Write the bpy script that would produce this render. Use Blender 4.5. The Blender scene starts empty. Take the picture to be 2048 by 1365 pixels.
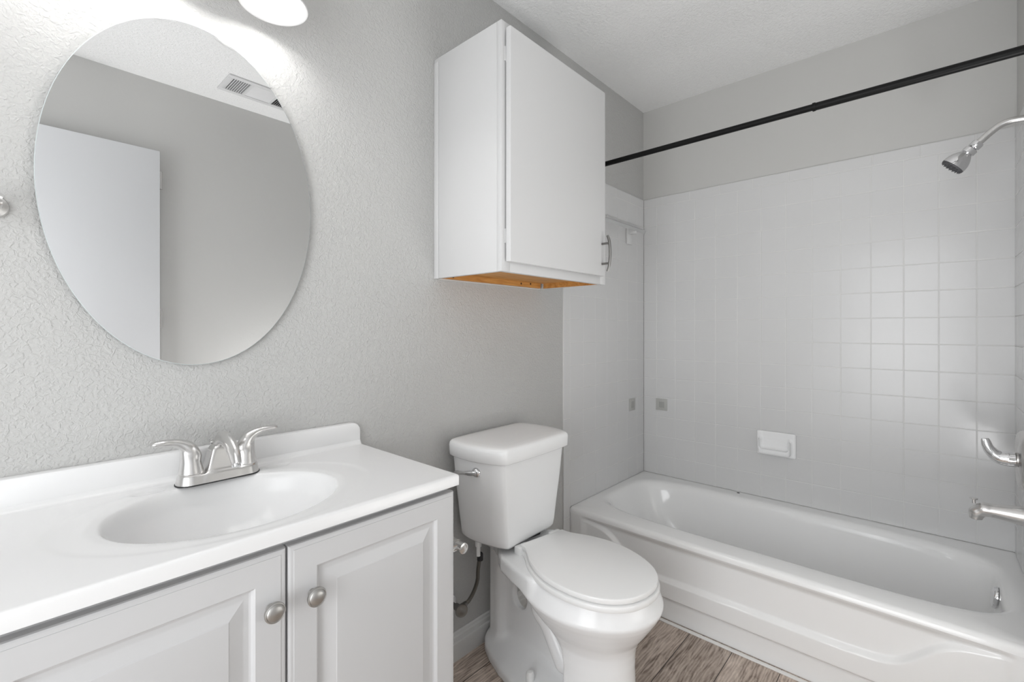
import bpy, bmesh, math, random
import numpy as np
from mathutils import Vector, Matrix
random.seed(7)
S = bpy.context.scene
COL = S.collection

# ------------------------------------------------------------------ camera
YAW = math.radians(42.2)
cam_d = bpy.data.cameras.new('camera'); cam = bpy.data.objects.new('camera', cam_d); COL.objects.link(cam)
cam.location = (0, 0, 1.188)
cam.rotation_euler = (math.radians(90), 0, YAW - math.radians(90))
cam_d.sensor_width = 36; cam_d.lens = 928.6 / 2048 * 36
cam_d.shift_y = -23.5 / 2048; cam_d.clip_start = 0.02
S.camera = cam
# ------------------------------------------------------------------ world, lights, exposure
W = bpy.data.worlds.new('world'); S.world = W; W.use_nodes = True
W.node_tree.nodes['Background'].inputs[0].default_value = (0.93, 0.96, 1.0, 1)
W.node_tree.nodes['Background'].inputs[1].default_value = 0.6
vs = S.view_settings
vs.view_transform = 'Standard'; vs.look = 'None'; vs.gamma = 1; vs.use_curve_mapping = False
vs.exposure = 0.86
def area(name, loc, rot, sx, sy, power, col=(1, 1, 1)):
    l = bpy.data.lights.new(name, 'AREA'); l.shape = 'RECTANGLE'; l.size = sx; l.size_y = sy
    l.energy = power; l.color = col
    o = bpy.data.objects.new(name, l); o.location = loc; o.rotation_euler = rot; COL.objects.link(o); return o
# added fill light, set out of view in the entry opening on the left
area('entry_fill', (-0.93, 0.18, 1.15), (0, math.radians(-90), 0), 1.7, 0.9, 10.5, (0.97, 0.985, 1.0))
# unseen fill lights added out of frame, aimed up at the ceiling
area('ceiling_fill', (-0.42, 0.35, 1.0), (math.radians(180), math.radians(28), 0), 0.6, 1.0, 1.5, (1.0, 1.0, 1.0))
area('ceiling_fill_low', (1.33, -0.29, 0.55), (math.radians(180 + 5), 0, 0), 0.7, 0.24, 6.5, (1.0, 1.0, 1.0))  # second added fill, low beside the shower end wall
LAMP_EMIT = 21
LAMP_COL = (1.0, 0.985, 0.96)

# ------------------------------------------------------------------ helpers
A = 1.276      # mirror wall plane (y)
B = 2.57       # long tub wall plane (x)
R = -0.234     # shower end wall plane (y)
N = -0.457     # wall behind the camera (y)
CEIL = 2.475

def mat(name, col, rough=0.5, metal=0.0, spec=0.5, coat=0.0, trans=0.0, emit=None, es=0.0, ior=1.45, alpha=1.0, sss=0.0):
    m = bpy.data.materials.new(name); m.use_nodes = True
    b = m.node_tree.nodes['Principled BSDF']
    b.inputs['Base Color'].default_value = (*col, 1)
    b.inputs['Roughness'].default_value = rough; b.inputs['Metallic'].default_value = metal
    b.inputs['Specular IOR Level'].default_value = spec; b.inputs['Coat Weight'].default_value = coat
    b.inputs['Transmission Weight'].default_value = trans; b.inputs['IOR'].default_value = ior
    if emit: b.inputs['Emission Color'].default_value = (*emit, 1); b.inputs['Emission Strength'].default_value = es
    return m
def nt(m): return m.node_tree.nodes, m.node_tree.links, m.node_tree.nodes['Principled BSDF']
def coords(m, scale=(1, 1, 1)):
    n, l, b = nt(m)
    g = n.new('ShaderNodeNewGeometry'); mp = n.new('ShaderNodeMapping')
    mp.inputs['Scale'].default_value = scale; l.new(g.outputs['Position'], mp.inputs['Vector']); return mp.outputs[0]
def add_bump(m, scale, strength, dist, mapscale=(1, 1, 1), detail=3, distort=0.0, ramp=None):
    n, l, b = nt(m)
    v = coords(m, mapscale); no = n.new('ShaderNodeTexNoise')
    no.inputs['Scale'].default_value = scale; no.inputs['Detail'].default_value = detail
    no.inputs['Distortion'].default_value = distort; l.new(v, no.inputs['Vector'])
    src = no.outputs[0]
    if ramp:
        r = n.new('ShaderNodeValToRGB'); r.color_ramp.elements[0].position = ramp[0]; r.color_ramp.elements[1].position = ramp[1]
        l.new(src, r.inputs[0]); src = r.outputs[0]
    bp = n.new('ShaderNodeBump'); bp.inputs['Strength'].default_value = strength; bp.inputs['Distance'].default_value = dist
    l.new(src, bp.inputs['Height']); l.new(bp.outputs[0], b.inputs['Normal']); return bp

PAINT = (0.53, 0.528, 0.518)
m_wall = mat('grey_textured_paint', PAINT, 0.55, spec=0.35)
add_bump(m_wall, 115, 0.9, 0.0022, detail=2, distort=0.9, ramp=(0.40, 0.66))
m_wall.node_tree.nodes['Bump'].inputs['Distance'].default_value = 0.0010
m_wall_s = mat('grey_smooth_paint', (0.60, 0.597, 0.582), 0.5, spec=0.35)
add_bump(m_wall_s, 60, 0.35, 0.001, detail=2, distort=0.6)
m_ceil = mat('ceiling_texture', (0.86, 0.86, 0.855), 0.8, spec=0.2)
add_bump(m_ceil, 90, 0.8, 0.002, detail=3, distort=0.8, ramp=(0.35, 0.7))
m_white = mat('white_paint', (0.67, 0.67, 0.67), 0.35)
m_cab = mat('vanity_white_paint', (0.63, 0.63, 0.635), 0.38)
m_trim = mat('baseboard_white', (0.70, 0.70, 0.69), 0.35)
m_marble = mat('cultured_marble', (0.83, 0.83, 0.83), 0.24)
m_porc = mat('porcelain', (0.92, 0.923, 0.926), 0.16)
m_plastic = mat('seat_plastic', (0.90, 0.90, 0.895), 0.25)
m_tub = mat('tub_enamel', (0.93, 0.93, 0.928), 0.13, coat=0.3)
m_tile = mat('white_glazed_tile', (0.69, 0.69, 0.69), 0.2, spec=0.45)
add_bump(m_tile, 35, 0.12, 0.002, detail=1)
m_trimtile = mat('white_bullnose_tile', (0.74, 0.74, 0.74), 0.16)
m_grout = mat('grout', (0.74, 0.74, 0.73), 0.8, spec=0.2)
m_nick = mat('brushed_nickel', (0.70, 0.69, 0.68), 0.27, metal=1.0)
m_nick_d = mat('dull_nickel', (0.48, 0.47, 0.455), 0.38, metal=1.0)
m_aged = mat('aged_metal', (0.24, 0.235, 0.225), 0.4, metal=1.0)
m_chrome = mat('chrome', (0.80, 0.80, 0.81), 0.06, metal=1.0)
m_steel = mat('braided_steel', (0.17, 0.16, 0.145), 0.45, metal=1.0)
add_bump(m_steel, 900, 0.6, 0.001)
m_black = mat('black_metal', (0.008, 0.008, 0.008), 0.42, spec=0.18)
m_rubber = mat('dark_rubber', (0.03, 0.03, 0.032), 0.6)
m_greyrub = mat('grey_nozzle_rubber', (0.08, 0.08, 0.085), 0.5)
m_mirror = mat('mirror_silver', (0.90, 0.905, 0.91), 0.0, metal=1.0)
m_glassedge = mat('mirror_edge', (0.55, 0.60, 0.60), 0.2)
m_clear = mat('clear_acrylic', (0.80, 0.81, 0.81), 0.12, trans=0.55, ior=1.35)
m_pad = mat('old_adhesive_pad', (0.50, 0.50, 0.48), 0.4)
m_door = mat('door_white', (0.78, 0.79, 0.805), 0.4)
m_gap = mat('cabinet_inside_dark', (0.05, 0.05, 0.048), 0.8)
m_caulk = mat('caulk', (0.85, 0.84, 0.82), 0.5)
m_duct = mat('duct_shade_black', (0.03, 0.03, 0.03), 0.9)  # near-black colour standing in for the shade inside the duct

m_pine = mat('raw_pine', (0.60, 0.30, 0.09), 0.5)
def pine():
    n, l, b = nt(m_pine)
    v = coords(m_pine, (4, 30, 40)); no = n.new('ShaderNodeTexNoise'); no.inputs['Scale'].default_value = 2.2; no.inputs['Detail'].default_value = 4
    no.inputs['Distortion'].default_value = 0.7; l.new(v, no.inputs['Vector'])
    r = n.new('ShaderNodeValToRGB'); e = r.color_ramp.elements
    e[0].position = 0.3; e[0].color = (0.44, 0.19, 0.045, 1); e[1].position = 0.7; e[1].color = (0.66, 0.34, 0.10, 1)
    l.new(no.outputs[0], r.inputs[0]); l.new(r.outputs[0], b.inputs['Base Color'])
pine()

m_floor = mat('wood_look_planks', (0.2, 0.16, 0.13), 0.42, spec=0.4)
def floor_mat():
    n, l, b = nt(m_floor)
    g = n.new('ShaderNodeNewGeometry')
    sep = n.new('ShaderNodeSeparateXYZ'); l.new(g.outputs['Position'], sep.inputs[0])
    def math_(op, a, bv=None, c=None):
        x = n.new('ShaderNodeMath'); x.operation = op
        for i, vv in enumerate((a, bv, c)):
            if vv is None: continue
            if isinstance(vv, (int, float)): x.inputs[i].default_value = vv
            else: l.new(vv, x.inputs[i])
        return x.outputs[0]
    ry = math_('DIVIDE', math_('ADD', sep.outputs[1], 0.547 + 0.0), 0.1565)      # seams run along x
    ry = math_('ADD', ry, 0.011)
    row = math_('FLOOR', ry); fy = math_('FRACT', ry)
    wn = n.new('ShaderNodeTexWhiteNoise'); wn.noise_dimensions = '1D'; l.new(row, wn.inputs['W'])
    xs = math_('DIVIDE', math_('ADD', sep.outputs[0], math_('MULTIPLY', wn.outputs[0], 0.3)), 2.2)
    cx = math_('FLOOR', xs); fx = math_('FRACT', xs)
    wn2 = n.new('ShaderNodeTexWhiteNoise'); wn2.noise_dimensions = '2D'
    cmb = n.new('ShaderNodeCombineXYZ'); l.new(row, cmb.inputs[0]); l.new(cx, cmb.inputs[1]); l.new(cmb.outputs[0], wn2.inputs['Vector'])
    # grain coordinates, offset per plank
    off = n.new('ShaderNodeVectorMath'); off.operation = 'MULTIPLY_ADD'
    l.new(wn2.outputs['Color'], off.inputs[0]); off.inputs[1].default_value = (9, 9, 9); l.new(g.outputs['Position'], off.inputs[2])
    mp = n.new('ShaderNodeMapping'); mp.inputs['Scale'].default_value = (4.5, 22, 1); l.new(off.outputs[0], mp.inputs['Vector'])
    n1 = n.new('ShaderNodeTexNoise'); n1.inputs['Scale'].default_value = 1.6; n1.inputs['Detail'].default_value = 6; n1.inputs['Roughness'].default_value = 0.62; n1.inputs['Distortion'].default_value = 1.4
    l.new(mp.outputs[0], n1.inputs['Vector'])
    mp2 = n.new('ShaderNodeMapping'); mp2.inputs['Scale'].default_value = (1.6, 7, 1); l.new(off.outputs[0], mp2.inputs['Vector'])
    wv = n.new('ShaderNodeTexWave'); wv.wave_type = 'BANDS'; wv.bands_direction = 'Y'; wv.inputs['Scale'].default_value = 4.5; wv.inputs['Distortion'].default_value = 9; wv.inputs['Detail'].default_value = 3; wv.inputs['Detail Scale'].default_value = 1.1
    l.new(mp2.outputs[0], wv.inputs['Vector'])
    r = n.new('ShaderNodeValToRGB'); e = r.color_ramp.elements
    e[0].position = 0.30; e[0].color = (0.16, 0.115, 0.09, 1); e[1].position = 0.74; e[1].color = (0.74, 0.64, 0.56, 1)
    em = e.new(0.5); em.color = (0.47, 0.385, 0.325, 1)
    mixf = math_('MULTIPLY_ADD', wv.outputs['Fac'], 0.12, math_('MULTIPLY', n1.outputs[0], 0.90))
    l.new(mixf, r.inputs[0])
    hsv = n.new('ShaderNodeHueSaturation'); l.new(r.outputs[0], hsv.inputs['Color'])
    l.new(math_('MULTIPLY_ADD', wn2.outputs['Value'], 0.35, 0.85), hsv.inputs['Value'])
    # seams
    ey = math_('MINIMUM', fy, math_('SUBTRACT', 1.0, fy)); ex = math_('MULTIPLY', math_('MINIMUM', fx, math_('SUBTRACT', 1.0, fx)), 7.6)
    ed = math_('MINIMUM', ey, ex)
    gm = n.new('ShaderNodeMapRange'); gm.inputs['From Min'].default_value = 0.004; gm.inputs['From Max'].default_value = 0.012; l.new(ed, gm.inputs['Value'])
    mix = n.new('ShaderNodeMixRGB'); mix.inputs[1].default_value = (0.02, 0.015, 0.012, 1); l.new(gm.outputs[0], mix.inputs[0]); l.new(hsv.outputs[0], mix.inputs[2])
    l.new(mix.outputs[0], b.inputs['Base Color'])
    bp = n.new('ShaderNodeBump'); bp.inputs['Strength'].default_value = 0.35; bp.inputs['Distance'].default_value = 0.001
    l.new(math_('MULTIPLY', mixf, gm.outputs[0]), bp.inputs['Height']); l.new(bp.outputs[0], b.inputs['Normal'])
floor_mat()

# frosted lamp glass
m_shade = bpy.data.materials.new('frosted_lamp_glass'); m_shade.use_nodes = True
def shade_mat():
    n = m_shade.node_tree.nodes; l = m_shade.node_tree.links; b = n['Principled BSDF']
    b.inputs['Base Color'].default_value = (0.75, 0.75, 0.75, 1); b.inputs['Roughness'].default_value = 0.35
    t = n.new('ShaderNodeBsdfTranslucent'); t.inputs[0].default_value = (0.6, 0.6, 0.6, 1)
    mx = n.new('ShaderNodeMixShader'); mx.inputs[0].default_value = 0.28
    l.new(b.outputs[0], mx.inputs[1]); l.new(t.outputs[0], mx.inputs[2]); l.new(mx.outputs[0], n['Material Output'].inputs[0])
shade_mat()
m_bulb = mat('lit_bulb', (1, 1, 1), 0.4, emit=(1.0, 0.99, 0.97), es=LAMP_EMIT)

class MB:
    """collects shapes; build() links them as one mesh object"""
    def __init__(s): s.bm = bmesh.new()
    def box(s, x0, x1, y0, y1, z0, z1, bev=0.0, seg=2, mi=0):
        t = bmesh.new(); bmesh.ops.create_cube(t, size=1)
        bmesh.ops.scale(t, vec=(abs(x1 - x0), abs(y1 - y0), abs(z1 - z0)), verts=t.verts)
        bmesh.ops.translate(t, vec=((x0 + x1) / 2, (y0 + y1) / 2, (z0 + z1) / 2), verts=t.verts)
        if bev: bmesh.ops.bevel(t, geom=t.edges[:], offset=bev, segments=seg, affect='EDGES', profile=0.5)
        s.merge(t, mi); return s
    def merge(s, t, mi=0, M=None):
        vm = {}
        for v in t.verts: vm[v] = s.bm.verts.new(M @ v.co if M else v.co)
        for f in t.faces:
            try:
                nf = s.bm.faces.new([vm[v] for v in f.verts]); nf.material_index = mi
            except ValueError: pass
        t.free(); return s
    def loft(s, rings, cap0=True, cap1=True, closed=True, mi=0):
        vr = [[s.bm.verts.new(p) for p in r] for r in rings]
        n = len(vr[0])
        for a, b in zip(vr[:-1], vr[1:]):
            for i in range(n if closed else n - 1):
                j = (i + 1) % n
                f = s.bm.faces.new((a[i], a[j], b[j], b[i])); f.material_index = mi
        if cap0: s.bm.faces.new(vr[0][::-1]).material_index = mi
        if cap1: s.bm.faces.new(vr[-1]).material_index = mi
        return s
    def tube(s, pts, rad, seg=16, sx=1.0, up=(0, 0, 1), mi=0, cap=True):
        """sweep an ellipse (rad*sx wide along the side axis, rad high) along pts"""
        P = [Vector(p) for p in pts]; n = len(P)
        rr = rad if hasattr(rad, '__len__') else [rad] * n
        ss = sx if hasattr(sx, '__len__') else [sx] * n
        rings = []; upv = Vector(up)
        for i in range(n):
            t = (P[min(i + 1, n - 1)] - P[max(i - 1, 0)]).normalized()
            side = t.cross(upv)
            if side.length < 1e-4: side = t.cross(Vector((1, 0.01, 0)))
            side.normalize(); nn = side.cross(t).normalized()
            if i and side.dot(prev) < 0: side = -side; nn = -nn
            prev = side
            rings.append([P[i] + side * (rr[i] * ss[i] * math.cos(2 * math.pi * k / seg)) + nn * (rr[i] * math.sin(2 * math.pi * k / seg)) for k in range(seg)])
        return s.loft(rings, cap, cap, mi=mi)
    def lathe(s, prof, org, axis=(0, 0, 1), seg=32, mi=0, caps=True):
        """prof: list of (radius, distance along axis)"""
        ax = Vector(axis).normalized(); t = Vector((1, 0, 0)) if abs(ax.x) < .9 else Vector((0, 1, 0))
        u = ax.cross(t).normalized(); v = ax.cross(u); o = Vector(org)
        rings = [[o + ax * h + (u * math.cos(2 * math.pi * k / seg) + v * math.sin(2 * math.pi * k / seg)) * max(r, 1e-5) for k in range(seg)] for r, h in prof]
        return s.loft(rings, caps, caps, mi=mi)
    def build(s, name, m, parent=None, smooth=True, angle=40, local=False):
        bm = s.bm
        bmesh.ops.recalc_face_normals(bm, faces=bm.faces)
        me = bpy.data.meshes.new(name)
        if parent is not None and not local:
            bmesh.ops.translate(bm, vec=-parent['_o'] if False else tuple(-c for c in ORG[parent.name]), verts=bm.verts)
        bm.to_mesh(me); bm.free()
        o = bpy.data.objects.new(name, me); COL.objects.link(o)
        for mm in (m if isinstance(m, (list, tuple)) else [m]): me.materials.append(mm)
        if smooth:
            for p in me.polygons: p.use_smooth = True
            me.set_sharp_from_angle(angle=math.radians(angle))
        if parent is not None:
            o.parent = parent; ORG[o.name] = ORG[parent.name]
        else: ORG[o.name] = (0, 0, 0)
        return o
ORG = {}
def tag(o, label=None, cat=None, group=None, kind=None):
    if label: o['label'] = label
    if cat: o['category'] = cat
    if group: o['group'] = group
    if kind: o['kind'] = kind
    return o
def thing(name, loc, label, cat, group=None, rz=0.0):
    o = bpy.data.objects.new(name, None); COL.objects.link(o); o.location = loc; o.rotation_euler = (0, 0, rz)
    o.empty_display_size = 0.1; ORG[o.name] = tuple(loc) if rz == 0 else (0, 0, 0)
    return tag(o, label, cat, group)
def mesh_obj(name, verts, faces, m, parent=None, angle=60):
    me = bpy.data.meshes.new(name)
    if parent is not None:
        og = np.array(ORG[parent.name]); verts = np.asarray(verts) - og
    me.from_pydata([tuple(v) for v in verts], [], [tuple(f) for f in faces]); me.update()
    for p in me.polygons: p.use_smooth = True
    me.set_sharp_from_angle(angle=math.radians(angle))
    me.materials.append(m)
    o = bpy.data.objects.new(name, me); COL.objects.link(o)
    if parent is not None: o.parent = parent; ORG[o.name] = ORG[parent.name]
    else: ORG[o.name] = (0, 0, 0)
    return o
def spline(pts, n=8, closed=False):
    P = [np.array(p, float) for p in pts]; out = []
    m = len(P); rng = range(m) if closed else range(m - 1)
    for i in rng:
        if closed: p0, p1, p2, p3 = P[(i - 1) % m], P[i], P[(i + 1) % m], P[(i + 2) % m]
        else: p0, p1, p2, p3 = P[max(i - 1, 0)], P[i], P[i + 1], P[min(i + 2, m - 1)]
        for k in range(n):
            t = k / n
            out.append(tuple(0.5 * ((2 * p1) + (-p0 + p2) * t + (2 * p0 - 5 * p1 + 4 * p2 - p3) * t * t + (-p0 + 3 * p1 - 3 * p2 + p3) * t ** 3)))
    if not closed: out.append(tuple(P[-1]))
    return out
def lerp_list(vals, n):
    return [float(np.interp(i / (n - 1) * (len(vals) - 1), range(len(vals)), vals)) for i in range(n)]

def surface_nets(fn, lo, hi, h):
    """mesh the zero level of fn(X,Y,Z) (negative inside)"""
    ax = [np.arange(lo[i], hi[i] + h, h) for i in range(3)]
    X, Y, Z = np.meshgrid(*ax, indexing='ij'); F = fn(X, Y, Z)
    s = F < 0
    nx, ny, nz = F.shape
    cnt = np.zeros((nx - 1, ny - 1, nz - 1)); acc = np.zeros((3, nx - 1, ny - 1, nz - 1))
    for d in range(3):
        for a in (0, 1):
            for b in (0, 1):
                o0 = [0, 0, 0]; e = [i for i in range(3) if i != d]; o0[e[0]] = a; o0[e[1]] = b; o1 = list(o0); o1[d] = 1
                sl = lambda o: tuple(slice(o[i], F.shape[i] - 1 + o[i]) for i in range(3))
                f0, f1 = F[sl(o0)], F[sl(o1)]; c = (f0 < 0) != (f1 < 0)
                t = np.where(c, f0 / np.where(c, f0 - f1, 1), 0)
                cnt += c
                for i in range(3):
                    acc[i] += np.where(c, (t if i == d else o0[i]), 0)
    act = cnt > 0; idx = -np.ones(cnt.shape, int); idx[act] = np.arange(act.sum())
    ii = np.argwhere(act); V = (ii + (acc[:, act] / cnt[act]).T) * h + np.array(lo)
    faces = []
    for d in range(3):
        e = [i for i in range(3) if i != d]
        if d == 1: e = e[::-1]
        sl0 = [slice(1, n - 1) for n in F.shape]; sl0[d] = slice(0, F.shape[d] - 1)
        sl1 = list(sl0); sl1[d] = slice(1, F.shape[d])
        a, b = s[tuple(sl0)], s[tuple(sl1)]
        for cond, flip in ((a & ~b, False), (~a & b, True)):
            q = np.argwhere(cond)
            if not len(q): continue
            q[:, e[0]] += 1; q[:, e[1]] += 1
            def at(da, db):
                r = q.copy(); r[:, e[0]] += da; r[:, e[1]] += db; return idx[r[:, 0], r[:, 1], r[:, 2]]
            Q = np.stack([at(-1, -1), at(0, -1), at(0, 0), at(-1, 0)], 1)
            faces.append(Q[:, ::-1] if flip else Q)
    return V, np.concatenate(faces)
def smin(a, b, k):
    h = np.clip(0.5 + 0.5 * (b - a) / k, 0, 1); return b * (1 - h) + a * h - k * h * (1 - h)
def smax(a, b, k): return -smin(-a, -b, k)
def rbox(X, Y, Z, c, hs, r):
    q = [np.abs(v - c[i]) - hs[i] + r for i, v in enumerate((X, Y, Z))]
    return np.sqrt(sum(np.maximum(k, 0) ** 2 for k in q)) + np.minimum(np.maximum(q[0], np.maximum(q[1], q[2])), 0) - r
def capsule(X, Y, Z, a, b, ra, rb, sx=1.0):
    a = np.array(a, float); b = np.array(b, float); ab = b - a
    px, py, pz = X - a[0], Y - a[1], Z - a[2]
    t = np.clip((px * ab[0] + py * ab[1] + pz * ab[2]) / ab.dot(ab), 0, 1)
    dx, dy, dz = px - ab[0] * t, py - ab[1] * t, pz - ab[2] * t
    return np.sqrt((dx / sx) ** 2 + dy ** 2 + dz ** 2) - (ra + (rb - ra) * t)

# ------------------------------------------------------------------ room shell
def struct(name, mb, m, **k): return tag(mb.build(name, m, **k), kind='structure')
struct('floor', MB().box(-1.0, 2.67, -0.557, 1.376, -0.08, 0.0), m_floor, smooth=False)
struct('ceiling', MB().box(-1.0, 2.67, -0.557, 1.376, CEIL, CEIL + 0.08), m_ceil, smooth=False)
w_mir = struct('wall_left', MB().box(-1.0, 2.67, A, A + 0.1, 0, CEIL), m_wall, smooth=False)
w_far = struct('wall_far', MB().box(B, B + 0.1, N, A, 0, CEIL), m_wall_s, smooth=False)
w_right = struct('wall_right', MB().box(1.74, B, N, R, 0, CEIL), m_wall_s, smooth=False)
struct('wall_near', MB().box(-1.0, 1.74, N - 0.1, N, 0, CEIL), m_wall_s, smooth=False)
struct('wall_entry', MB().box(-1.0, -0.9, N, -0.25, 0, CEIL).box(-1.0, -0.9, 0.95, A, 0, CEIL).box(-1.0, -0.9, -0.25, 0.95, 2.05, CEIL), m_wall_s, smooth=False)
def base_profile(x0, x1):
    pr = [(0, 0), (-0.014, 0), (-0.014, 0.062), (-0.0125, 0.066), (-0.010, 0.067), (-0.010, 0.082), (-0.006, 0.087), (-0.005, 0.094), (-0.002, 0.098), (0, 0.098)]
    mb = MB(); mb.loft([[(x, A + p[0], p[1]) for p in pr] for x in (x0, x1)]); return mb
struct('baseboard_left', base_profile(0.72, 1.752), m_trim, angle=20)

# ------------------------------------------------------------------ tile
def tiles(parent, to_world, us, vs_, th=0.006, name='tile_facing', skip=None, gap=0.0011):
    """us, vs_: seam positions; one bevelled tile per cell, grout slab behind"""
    mb = MB(); g = gap; bv = 0.0016
    for i in range(len(us) - 1):
        for j in range(len(vs_) - 1):
            u0, u1 = us[i] + g, us[i + 1] - g; v0, v1 = vs_[j] + g, vs_[j + 1] - g
            if u1 - u0 < 0.01 or v1 - v0 < 0.01: continue
            tl = [random.uniform(-0.00022, 0.00022) for _ in range(2)]
            def hh(u, v): return th + tl[0] * (2 * (u - u0) / (u1 - u0) - 1) + tl[1] * (2 * (v - v0) / (v1 - v0) - 1)
            c = [(u0, v0), (u1, v0), (u1, v1), (u0, v1)]; s = [(1, 1), (-1, 1), (-1, -1), (1, -1)]
            rings = []
            for ins, dz in ((0, -0.0045), (0, -0.0012), (bv * 0.35, -0.0004), (bv, 0)):
                rings.append([to_world(cu + su * ins, cv + sv * ins, hh(cu, cv) + dz) for (cu, cv), (su, sv) in zip(c, s)])
            mb.loft(rings, cap0=False)
    # grout slab
    u0, u1, v0, v1 = us[0], us[-1], vs_[0], vs_[-1]
    mb.loft([[to_world(u, v, h) for u, v in ((u0, v0), (u1, v0), (u1, v1), (u0, v1))] for h in (0.0002, th - 0.0009)], mi=1)
    return mb.build(name, [m_tile, m_grout], parent, angle=6)
ZS = [0.3486] + [0.4596 + 0.111 * k for k in range(14)]
ztop = ZS[-1]
ys_far = [R + 0.002] + sorted([1.188 - 0.1096 * k for k in range(13)]) + [A - 0.0062]
# long wall
tiles(w_far, lambda u, v, h: (B - h, u, v), ys_far, ZS)
ts = sorted([1.157 - 0.16 * k for k in range(9)]); ts = [R + 0.002] + [t for t in ts if t > R + 0.02] + [A - 0.0062]
tiles(w_far, lambda u, v, h: (B - h, u, v), ts, [ztop, 1.952], name='bullnose_course')
# mirror wall end of the tub
xs_m = [1.809] + [1.921 + 0.1115 * k for k in range(6)] + [B - 0.0062]
tiles(w_mir, lambda u, v, h: (u, A - h, v), xs_m, ZS)
xt = [1.76] + [1.76 + 0.16 * k for k in range(1, 5)] + [B - 0.0062]
tiles(w_mir, lambda u, v, h: (u, A - h, v), xt, [ztop, 1.952], name='bullnose_course')
zt = [0.0, 0.146] + [0.301 + 0.1555 * k for k in range(11)] + [ztop]
zt = [z for z in zt if z < ztop - 0.02] + [ztop]
tiles(w_mir, lambda u, v, h: (u, A - h, v), [1.758, 1.809], zt, name='bullnose_edge')
# shower end wall
xs_r = [1.809] + [B - 0.088 - 0.1115 * k for k in range(6, -1, -1)] + [B - 0.0062]
xs_r = [x for x in xs_r if x == 1.809 or x > 1.83]
tiles(w_right, lambda u, v, h: (u, R + h, v), xs_r, ZS)
tiles(w_right, lambda u, v, h: (u, R + h, v), xt, [ztop, 1.952], name='bullnose_course')
tiles(w_right, lambda u, v, h: (u, R + h, v), [1.758, 1.809], zt, name='bullnose_edge')

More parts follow.
